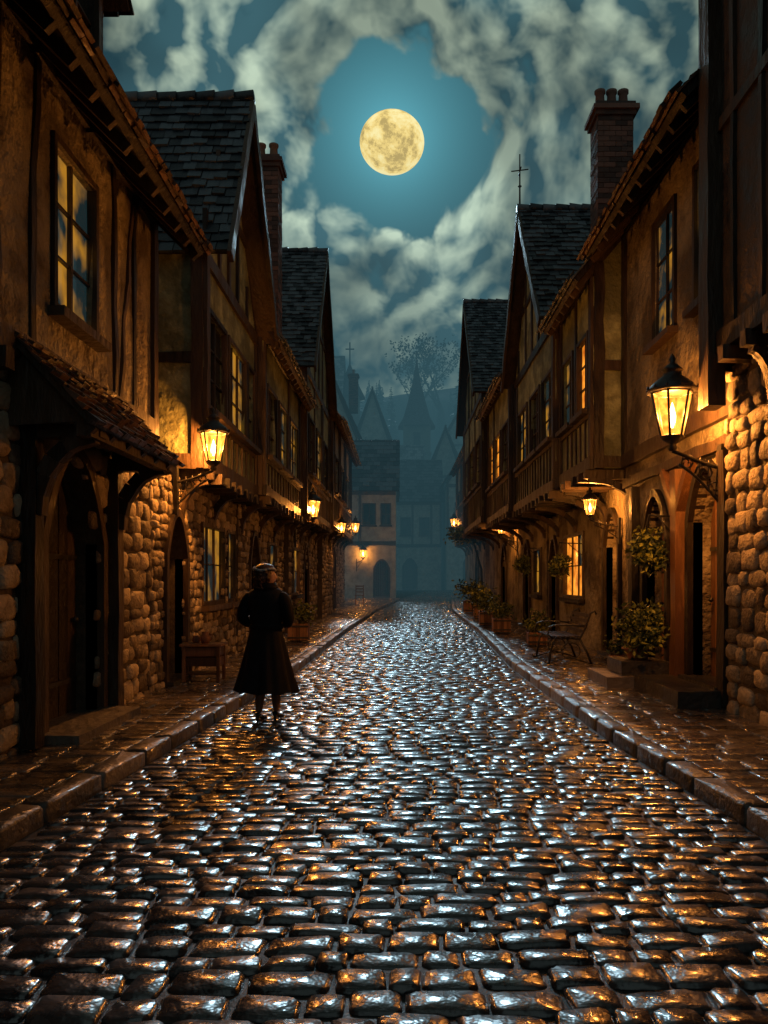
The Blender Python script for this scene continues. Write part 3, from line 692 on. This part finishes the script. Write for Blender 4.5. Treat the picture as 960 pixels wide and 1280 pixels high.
def tub(mb,x,y,z,w,h):
    f=Frame((x,y,z),(1,0,0),(0,0,1),(0,-1,0)); n=5
    for i in range(n):
        a=-w/2+w*i/n
        mb.box(f,a+.004,a+w/n-.004,.04,h,w/2-.02,w/2,'orange_wood',.002); mb.box(f,a+.004,a+w/n-.004,.04,h,-w/2,-w/2+.02,'orange_wood',.002)
    g=Frame((x,y,z),(0,1,0),(0,0,1),(1,0,0))
    for i in range(n):
        a=-w/2+w*i/n
        mb.box(g,a+.004,a+w/n-.004,.04,h,w/2+.002,w/2+.02,'orange_wood',.002); mb.box(g,a+.004,a+w/n-.004,.04,h,-w/2-.02,-w/2-.002,'orange_wood',.002)
    for v in(.08,h-.08):
        mb.box(f,-w/2-.03,w/2+.03,v,v+.04,w/2+.022,w/2+.03,'iron'); mb.box(f,-w/2-.03,w/2+.03,v,v+.04,-w/2-.03,-w/2-.022,'iron')
    mb.box(f,-w/2+.01,w/2-.01,.02,h-.05,-w/2+.022,w/2-.022,'earth')
def planter(x,y,w,h,fr_,n,leaf=.05,potk=False,z=None,mat='leaves'):
    z=zg(y)+.125 if z is None else z; mb=MB()
    if potk: pot(mb,(x,y,z),w/2,h)
    else: tub(mb,x,y,z,w,h)
    foliage(mb,(x,y,z+h+fr_*.7),(fr_,fr_,fr_*.8),n,leaf,mat); mb.obj('potted_plant')
planter(-2.35,18.6,.42,.42,.3,500)
planter(2.72,21.5,.42,.4,.32,500); planter(2.7,24.5,.5,.45,.42,600); planter(2.95,17.3,.36,.3,.28,500); planter(2.9,28.5,.5,.5,.45,500,.07); planter(2.85,32.5,.5,.5,.5,400,.08)
planter(3.42,12.6,.24,.24,.15,260,.04,True)
mb=MB(); f=Frame((0,0,0),(0,1,0),(0,0,1),(1,0,0))
mb.box(f,8.95,10.6,.1,.3,3.1,3.66,'kerbstone',.01); mb.box(f,10.62,11.7,.1,.27,2.75,3.66,'kerbstone',.01); mb.box(f,10.75,11.5,.273,.45,2.98,3.66,'kerbstone',.01)
mb.obj('stone_steps')
mb=MB(); pot(mb,(3.3,11.1,.455),.2,.16); foliage(mb,(3.3,11.05,.86),(.34,.34,.29),1700,.045); mb.obj('potted_shrub')
def hanging(x,y,z,r,wx):
    mb=MB(); mb.lathe((x,y,z-.1),[(.04,-.06),(.13,0),(.16,.1),(.17,.11)],'iron',14); mb.tube([(wx,y,z+.5),(x,y,z+.52)],.012); 
    for a in range(3): mb.tube([(x+.16*math.cos(a*2.1),y+.16*math.sin(a*2.1),z),(x,y,z+.52)],.004,seg=4)
    mb.tube([(wx,y,z+.25),(wx+(x-wx)*.6,y,z+.5)],.01)
    foliage(mb,(x,y,z+.02),(r,r,r*1.1),1000,.045); mb.obj('hanging_basket')
hanging(3.4,10.95,1.92,.24,3.74); hanging(3.5,17.6,1.85,.2,4.0); hanging(3.5,22.9,1.95,.22,3.95)
mb=MB(); foliage(mb,(3.05,35.5,3.6),(.75,1.2,.35),1400,.09); mb.tube([(3.7,35.5,.2),(3.6,35.4,2),(3.2,35.5,3.5)],[.06,.05,.02],'bark'); mb.obj('climbing_plant')

mb=MB(); x,y,z=-2.78,11.35,.125; f=Frame((x,y,z),(1,0,0),(0,0,1),(0,-1,0))
for u in(-.26,.22):
    for n_ in(-.2,.16): mb.box(f,u,u+.045,0,.5,n_,n_+.045,'orange_wood',.004)
for i in range(4): mb.box(f,-.29,.29,.5,.53,-.24+i*.12,-.24+i*.12+.112,'orange_wood',.003)
for v in(.36,.22): mb.box(f,-.214,.219,v,v+.12,.17,.19,'door_wood',.003); mb.box(f,-.214,.219,v,v+.12,-.19,-.17,'door_wood',.003)
g=Frame((x,y,z),(0,1,0),(0,0,1),(1,0,0))
for v in(.36,.22): mb.box(g,-.155,.155,v,v+.12,.23,.25,'door_wood',.003); mb.box(g,-.155,.155,v,v+.12,-.25,-.23,'door_wood',.003)
mb.box(f,-.22,.22,.1,.12,-.18,.18,'door_wood')
mb.obj('wooden_side_table')
mb=MB(); mb.lathe((x+.03,y-.05,z+.533),[(.05,0),(.075,.04),(.07,.09),(.04,.13),(.05,.16),(.045,.16),(.035,.13)],'terracotta',16)
mb.tube([(x+.08,y-.05,z+.67),(x+.13,y-.05,z+.65),(x+.12,y-.05,z+.59),(x+.1,y-.05,z+.57)],.009,'terracotta'); mb.obj('clay_jug')
mb=MB(); mb.lathe((x-.12,y+.04,z+.533),[(.04,0),(.06,.03),(.05,.08),(.055,.1),(.045,.1)],'terracotta',16); mb.obj('clay_pot')

mb=MB(); bx,by,bz=2.95,14.2,.125
def P(u,v,w): return (bx-u,by+w,bz+v)
for w in(-.62,.62):
    mb.tube([P(.42,0,w),P(.40,.18,w),P(.36,.36,w),P(.30,.44,w),P(.1,.44,w),P(-.1,.42,w),P(-.2,.62,w),P(-.28,.86,w),P(-.36,.9,w),P(-.38,.84,w)],.02)
    mb.tube([P(-.3,0,w),P(-.22,.2,w),P(-.1,.42,w)],.02)
    mb.tube([P(.42,.0,w),P(.48,.02,w),P(.5,.06,w)],.014)
    mb.tube([P(.36,.44,w),P(.44,.5,w),P(.42,.62,w),P(.3,.66,w),P(.0,.66,w),P(-.2,.64,w)],.017)
    mb.tube([P(.05+.16*math.cos(t),.22+.14*math.sin(t),w) for t in[i*.45 for i in range(15)]],.011)
    mb.tube([P(-.3,0,w),P(.1,.12,w),P(.4,.02,w)],.012)
for i in range(6): mb.box(Frame((bx,by,bz),(0,1,0),(0,0,1),(-1,0,0)),-.68,.68,.455,.475,-.1+i*.085,-.04+i*.085,'timber',.002)
for i in range(4):
    a=-.16-i*.035; v=.52+i*.09; mb.box(Frame((bx,by,bz),(0,1,0),(0,0,1),(-1,0,0)),-.68,.68,v,v+.06,a,a+.02,'timber',.002)
mb.obj('iron_bench')
mb=MB(); x,y,z=-1.95,38.5,zg(38.5)+.125; f=Frame((x,y,z),(1,0,0),(0,0,1),(0,-1,0))
for u in(-.2,.16):
    mb.box(f,u,u+.04,0,.45,.16,.2,'orange_wood'); mb.box(f,u,u+.04,0,.95,-.2,-.16,'orange_wood')
mb.box(f,-.22,.22,.452,.48,-.2,.22,'orange_wood')
for v in(.6,.75,.88): mb.box(f,-.159,.159,v,v+.05,-.19,-.165,'orange_wood')
mb.obj('wooden_chair')

# ------------------------------------------------------------ woman
def woman(px,py,pz,yaw):
    E=empty('woman_in_coat'); 
    def skinned(name,verts,edges,radii,mat,root=0,sub=2):
        me=bpy.data.meshes.new(name); me.from_pydata(verts,edges,[]); me.materials.append(MATS[mat])
        o=bpy.data.objects.new(name,me); scene.collection.objects.link(o); o.parent=E
        sk=o.modifiers.new('skin','SKIN'); sk.use_smooth_shade=True
        for i,r in enumerate(radii):
            rr=r if isinstance(r,tuple) else (r,r); me.skin_vertices[0].data[i].radius=rr
            me.skin_vertices[0].data[i].use_root=(i==root)
        s=o.modifiers.new('sub','SUBSURF'); s.levels=sub; s.render_levels=sub
        return o
    V=[(0,0,.88),(0,0,1.05),(0,-.01,1.25),(0,-.01,1.38),(0,.0,1.46),(0,.01,1.52)];Rr=[(.15,.11),(.12,.09),(.13,.09),(.09,.07),.05,.05]
    Ed=[(0,1),(1,2),(2,3),(3,4),(4,5)]
    def chain(start,pts,rs):
        prev=start
        for p,r in zip(pts,rs): V.append(p);Rr.append(r);Ed.append((prev,len(V)-1));prev=len(V)-1
        return prev
    for s in(-1,1):
        w=chain(3,[(s*.16,0,1.36),(s*.24,-.04,1.12),(s*.13,.2,1.06),(s*.08,.25,1.07)],[.055,.04,.027,(.03,.018)])
        pm=w
        for k in range(4):
            q=(k-1.5)*.018; L=[.9,1,.94,.75][k]
            chain(pm,[(s*.05,.275,1.075+q),(s*(.05-.035*L),.29,1.07+q),(s*(.05-.05*L),.275,1.062+q),(s*(.05-.045*L),.258,1.06+q)],[.010,.009,.008,.007])
        chain(pm,[(s*.075,.24,1.105),(s*.05,.25,1.125),(s*.03,.26,1.12)],[.011,.010,.008])
    skinned('body',V,Ed,Rr,'skin')
    V2=[(0,0,.85),(-.085,0,.8),(-.075,.03,.47),(-.07,-.005,.28),(-.07,-.04,.09),(.085,0,.8),(.08,.07,.47),(.075,.095,.28),(.075,.10,.09)]
    skinned('stockinged_legs',V2,[(0,1),(1,2),(2,3),(3,4),(0,5),(5,6),(6,7),(7,8)],[.1,.075,.055,.06,.034,.075,.055,.06,.034],'stocking')
    mb=MB()
    for cx,cy,lift in((-.07,-.03,0),(.075,.11,0)):
        secs=[(-.055,.028,.045,.105),(-.02,.032,.04,.10),(.04,.033,.02,.075),(.10,.042,.002,.055),(.15,.038,.0,.042),(.185,.012,.002,.022)]
        Pq=[];K=10
        for yy_,w,z0,z1 in secs:
            for k in range(K):
                a=2*math.pi*k/K; Pq.append((cx+w*math.cos(a),cy+yy_,(z0+z1)/2+(z1-z0)/2*math.sin(a)+.004))
        F=[(i*K+k,i*K+(k+1)%K,(i+1)*K+(k+1)%K,(i+1)*K+k) for i in range(len(secs)-1) for k in range(K)]+[tuple(range(K)),tuple((len(secs)-1)*K+k for k in range(K))]
        mb.add(Pq,F,'shoe_leather',smooth=True); mb.lathe((cx,cy-.045,0),[(.014,0),(.013,.03),(.026,.065)],'shoe_leather',10)
    mb.obj('shoes',E)
    mb=MB(); rings=[(.33,.345,.27,1),(.35,.34,.268,1),(.5,.295,.235,.9),(.7,.245,.19,.65),(.88,.2,.16,.4),(1.0,.172,.135,.2),(1.05,.168,.13,.12),(1.15,.187,.135,.12),(1.27,.21,.14,.1),(1.35,.215,.133,.05),(1.405,.185,.115,0),(1.44,.13,.095,0),(1.455,.09,.08,0)]
    K=72;Pq=[]
    for z,a,b_,f in rings:
        for k in range(K):
            t=2*math.pi*k/K; fo=1+f*(.05*math.sin(9*t+z*1.2)+.035*math.sin(14*t+1.3)+.02*math.sin(5*t)); 
            dz=.012*math.sin(9*t)*f if z<.4 else 0
            Pq.append((a*fo*math.cos(t),b_*fo*math.sin(t)-.005,z+dz))
    F=[(i*K+k,i*K+(k+1)%K,(i+1)*K+(k+1)%K,(i+1)*K+k) for i in range(len(rings)-1) for k in range(K)]
    mb.add(Pq,F,'coat_wool',.5,smooth=True)
    mb.lathe((0,-.005,1.0),[(.178,0),(.186,.005),(.184,.045),(.174,.05)],'coat_wool',40,sx=1,sy=.8)
    mb.lathe((0,-.005,1.41),[(.135,0),(.125,.03),(.095,.07),(.105,.085),(.115,.06),(.145,.01)],'coat_wool',32,sx=1,sy=.85)
    mb.obj('coat',E)
    for s in(-1,1):
        skinned('coat_sleeve',[(s*.13,0,1.36),(s*.2,-.01,1.33),(s*.25,-.03,1.2),(s*.262,-.045,1.1),(s*.23,.05,1.06),(s*.15,.17,1.05)],[(i,i+1) for i in range(5)],[.075,.085,.077,.07,.06,.052],'coat_wool')
    H=empty('head'); H.parent=E; H.location=(0,.012,1.57); H.rotation_euler=(0,0,math.radians(-58))
    mb=MB(); nu,nv=28,20;Pq=[]
    for j in range(nv+1):
        ph=-math.pi/2+math.pi*j/nv
        for i in range(nu):
            th=2*math.pi*i/nu; x=.072*math.cos(ph)*math.cos(th); y=.092*math.cos(ph)*math.sin(th); z=.112*math.sin(ph)
            if z<0: x*=1+z*2.2; y=y*(1+z*1.0)+(-z)*.1*(1 if y>0 else .3)
            if y>.04:
                y+=.026*math.exp(-((x/.011)**2)-(((z+.018)/.018)**2)); y+=.01*math.exp(-((x/.01)**2)-(((z-.01)/.02)**2))
                y-=.009*math.exp(-(((abs(x)-.03)/.014)**2)-(((z-.008)/.013)**2)); y+=.007*math.exp(-((x/.024)**2)-(((z+.055)/.01)**2)); y+=.008*math.exp(-((x/.02)**2)-(((z+.095)/.015)**2))
            Pq.append((x,y,z))
    F=[(j*nu+i,j*nu+(i+1)%nu,(j+1)*nu+(i+1)%nu,(j+1)*nu+i) for j in range(nv) for i in range(nu)]; mb.add(Pq,F,'skin',.5,smooth=True)
    for s in(-1,1):
        mb.lathe((s*.03,.074,.008),[(0,-.011),(.008,-.008),(.011,0),(.008,.008),(0,.011)],'eye_white',10); mb.lathe((s*.03,.083,.008),[(0,-.005),(.005,0),(0,.005)],'iron',8)
        mb.lathe((s*.073,-.005,-.01),[(.003,-.03),(.012,-.02),(.018,.01),(.012,.028),(.003,.03)],'skin',10,sx=.45)
    mb.tube([(-.02,.083,-.055),(0,.092,-.053),(.02,.083,-.055)],[.003,.006,.003],'lips',6)
    mb.obj('face',H)
    mb=MB();Pq=[];nu,nv=48,26
    for j in range(nv+1):
        ph=-math.pi/2+math.pi*j/nv
        for i in range(nu):
            th=2*math.pi*i/nu; w=1+.05*math.sin(7*th+5*ph)+.04*math.sin(13*th-9*ph)+.03*math.sin(19*ph+3*th)
            x=.098*math.cos(ph)*math.cos(th)*w; y=.105*math.cos(ph)*math.sin(th)*w-.022; z=.125*math.sin(ph)*w-.005
            if z<-.01: x*=1.12; y-=.012
            if y>.035-max(0,-z)*.3 and z<.07: y=.035-max(0,-z)*.3+ (y-.035)*.1
            Pq.append((x,y,z))
    F=[(j*nu+i,j*nu+(i+1)%nu,(j+1)*nu+(i+1)%nu,(j+1)*nu+i) for j in range(nv) for i in range(nu)]; mb.add(Pq,F,'hair',.5,smooth=True)
    for _ in range(90):
        a=R(0,6.28);z=R(-.15,.05); 
        if math.sin(a)>.3: continue
        c=Vector((.11*math.cos(a),.11*math.sin(a)-.03,z)); mb.tube([c+Vector((.018*math.cos(t),.004*t*.3,.02*math.sin(t)-.004*t)) for t in[i*.8 for i in range(7)]],[.009]*6+[.003],'hair',5)
    mb.obj('hair',H)
    mb=MB(); mb.lathe((0,-.02,.06),[(.100,0),(.106,.012),(.100,.03),(.085,.05),(.055,.068),(.02,.076)],'hair',28,sx=1,sy=1.05)
    mb.tube([(.104*math.cos(t),.112*math.sin(t)-.02,.068+.01*math.sin(3*t)) for t in[i*2*math.pi/24 for i in range(25)]],.013,'scarf_grey',8)
    mb.lathe((-.05,-.12,.075),[(.005,-.03),(.022,-.015),(.026,0),(.02,.02),(.004,.03)],'scarf_grey',10)
    mb.obj('headscarf',H)
    E.location=(px,py,pz); E.rotation_euler=(0,0,yaw)
woman(-1.44,8.62,.024,math.radians(-12))

# ------------------------------------------------------------ moon, sky, mist, light
MD=Vector((-.010,1,.547)).normalized()
mb=MB(); c=Vector((-6,600,1.55+328)); nu,nv=64,32;Pq=[]
for j in range(nv+1):
    ph=-math.pi/2+math.pi*j/nv
    for i in range(nu):
        th=2*math.pi*i/nu; Pq.append((24.2*math.cos(ph)*math.cos(th),22.5*math.cos(ph)*math.sin(th),21.8*math.sin(ph)))
m,nt,b=newmat('moon_surface'); o=nt.nodes['Material Output']; nt.nodes.remove(b); L=nt.links.new
tc=N(nt,'ShaderNodeTexCoord'); n1=N(nt,'ShaderNodeTexNoise',i_Scale=.055,i_Detail=7.0,i_Roughness=.72); L(tc.outputs['Object'],n1.inputs['Vector'])
r=ramp(nt,n1.outputs[0],[(.40,(.50,.36,.11)),(.48,(.92,.68,.21)),(.58,(1,.86,.40))]); e=N(nt,'ShaderNodeEmission'); e.inputs[1].default_value=1.35
L(r.outputs[0],e.inputs[0]); L(e.outputs[0],o.inputs[0]); m.cycles.emission_sampling='NONE'
mb.add(Pq,[(j*nu+i,j*nu+(i+1)%nu,(j+1)*nu+(i+1)%nu,(j+1)*nu+i) for j in range(nv) for i in range(nu)],'moon_surface',.5,smooth=True)
mo=mb.obj('moon'); mo.location=c

w=bpy.data.worlds.new('World'); scene.world=w; w.use_nodes=True; nt=w.node_tree; L=nt.links.new; nt.nodes.clear()
w.cycles.sampling_method='MANUAL'; w.cycles.sample_map_resolution=256
out=N(nt,'ShaderNodeOutputWorld'); tc=N(nt,'ShaderNodeTexCoord'); D=tc.outputs['Generated']
def vm(op,a,b_=None,sc=None):
    n=N(nt,'ShaderNodeVectorMath',operation=op)
    for i,x in enumerate((a,b_)):
        if x is None: continue
        if hasattr(x,'is_output'): L(x,n.inputs[i])
        else: n.inputs[i].default_value=x
    if sc is not None:
        if hasattr(sc,'is_output'): L(sc,n.inputs['Scale'])
        else: n.inputs['Scale'].default_value=sc
    return n.outputs['Value'] if op in('DISTANCE','DOT_PRODUCT') else n.outputs[0]
def mt(op,a,b_=None,c_=None,clamp=False):
    n=N(nt,'ShaderNodeMath',operation=op); n.use_clamp=clamp
    for i,x in enumerate((a,b_,c_)):
        if x is None: continue
        if hasattr(x,'is_output'): L(x,n.inputs[i])
        else: n.inputs[i].default_value=x
    return n.outputs[0]
def mr(x,a,b_,c_,d):
    n=N(nt,'ShaderNodeMapRange'); n.interpolation_type='SMOOTHSTEP'; L(x,n.inputs[0])
    for i,v in zip((1,2,3,4),(a,b_,c_,d)): n.inputs[i].default_value=v
    return n.outputs[0]
def mixc(f,a,b_):
    n=N(nt,'ShaderNodeMix',data_type='RGBA'); L(f,n.inputs[0])
    for i,x in((6,a),(7,b_)):
        if hasattr(x,'is_output'): L(x,n.inputs[i])
        else: n.inputs[i].default_value=(*x,1)
    return n.outputs[2]
ang=vm('DISTANCE',D,tuple(MD))
off=vm('SCALE',vm('NORMALIZE',vm('SUBTRACT',tuple(MD),D)),sc=.016)
def cloud(vec):
    wn=N(nt,'ShaderNodeTexNoise',i_Scale=6.0,i_Detail=3.0); L(vec,wn.inputs['Vector'])
    p=vm('ADD',vec,vm('SCALE',vm('SUBTRACT',wn.outputs['Color'],(.5,.5,.5)),sc=.10))
    a=N(nt,'ShaderNodeTexNoise',i_Scale=6.0,i_Detail=5.0,i_Roughness=.58); L(p,a.inputs['Vector'])
    v1=N(nt,'ShaderNodeTexVoronoi',i_Scale=13.0); L(p,v1.inputs['Vector'])
    v2=N(nt,'ShaderNodeTexVoronoi',i_Scale=31.0); L(p,v2.inputs['Vector'])
    x=mt('MULTIPLY_ADD',v1.outputs['Distance'],-.26,a.outputs[0]); return mt('MULTIPLY_ADD',v2.outputs['Distance'],-.14,x)
S=(3.1,1.7,.4)
c1=cloud(vm('ADD',D,S)); c2=cloud(vm('ADD',vm('ADD',D,off),S))
hole=mr(ang,.045,.125,-.14,.19)
mask=mr(mt('ADD',c1,hole),.26,.36,0,1)
diff=mt('SUBTRACT',c1,c2)
lit=mt('MULTIPLY_ADD',diff,5.5,.32,clamp=True)
big=N(nt,'ShaderNodeTexNoise',i_Scale=4.5,i_Detail=3.0); L(vm('ADD',D,(7,2,5)),big.inputs['Vector'])
bigf=mr(big.outputs[0],.40,.60,.42,1.25)
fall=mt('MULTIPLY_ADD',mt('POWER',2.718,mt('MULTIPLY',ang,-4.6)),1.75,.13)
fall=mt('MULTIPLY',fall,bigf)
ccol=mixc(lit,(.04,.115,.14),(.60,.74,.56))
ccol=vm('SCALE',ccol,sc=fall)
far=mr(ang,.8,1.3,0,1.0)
ccol=mixc(far,ccol,(.12,.155,.15))  # added fill: sky outside the view brightened to light the facades
glow=mt('POWER',2.718,mt('MULTIPLY',ang,-14.0))
sky=mixc(glow,(.005,.022,.032),(.17,.66,.80))
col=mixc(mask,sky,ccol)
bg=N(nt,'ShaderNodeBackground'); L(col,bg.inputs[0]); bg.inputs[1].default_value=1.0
st_=N(nt,'ShaderNodeTexSky'); st_.sky_type='NISHITA'; st_.sun_disc=False; st_.sun_elevation=math.radians(24); st_.sun_rotation=0
bg2=N(nt,'ShaderNodeBackground'); L(st_.outputs[0],bg2.inputs[0]); bg2.inputs[1].default_value=.0006
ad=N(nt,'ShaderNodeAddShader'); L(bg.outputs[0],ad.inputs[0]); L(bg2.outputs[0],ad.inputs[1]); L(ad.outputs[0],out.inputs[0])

sd=bpy.data.lights.new('moonlight','SUN'); sd.energy=1.05; sd.angle=math.radians(3); sd.color=(.56,.84,1.0)
so=bpy.data.objects.new('moonlight',sd); scene.collection.objects.link(so)
so.rotation_euler=Vector((0.01,-math.cos(math.radians(24)),-math.sin(math.radians(24)))).to_track_quat('-Z','Y').to_euler()

m=bpy.data.materials.new('mist'); m.use_nodes=True; nt=m.node_tree; nt.nodes.clear(); MATS['mist']=m
o=N(nt,'ShaderNodeOutputMaterial'); ab=N(nt,'ShaderNodeVolumeAbsorption'); ab.inputs['Color'].default_value=(0,0,0,1); sg=.0155; ab.inputs['Density'].default_value=sg
em=N(nt,'ShaderNodeEmission'); em.inputs[0].default_value=(.27,.72,.90,1); em.inputs[1].default_value=.14*sg  # self-glow put into the mist in place of scattered moonlight
a=N(nt,'ShaderNodeAddShader'); nt.links.new(ab.outputs[0],a.inputs[0]); nt.links.new(em.outputs[0],a.inputs[1]); nt.links.new(a.outputs[0],o.inputs['Volume'])
mb=MB(); mb.box(Frame((0,0,0),(1,0,0),(0,0,1),(0,1,0)),-90,90,-1,30,32,170,'mist'); mb.obj('valley_mist')

cd=bpy.data.cameras.new('camera'); cam=bpy.data.objects.new('camera',cd); scene.collection.objects.link(cam); scene.camera=cam
cam.location=(0,0,1.55); cam.rotation_euler=(math.radians(90),0,0)
cd.sensor_fit='HORIZONTAL'; cd.sensor_width=36; cd.lens=37.5; cd.shift_x=-20/960; cd.shift_y=85/960; cd.clip_end=3000; cd.clip_start=.05
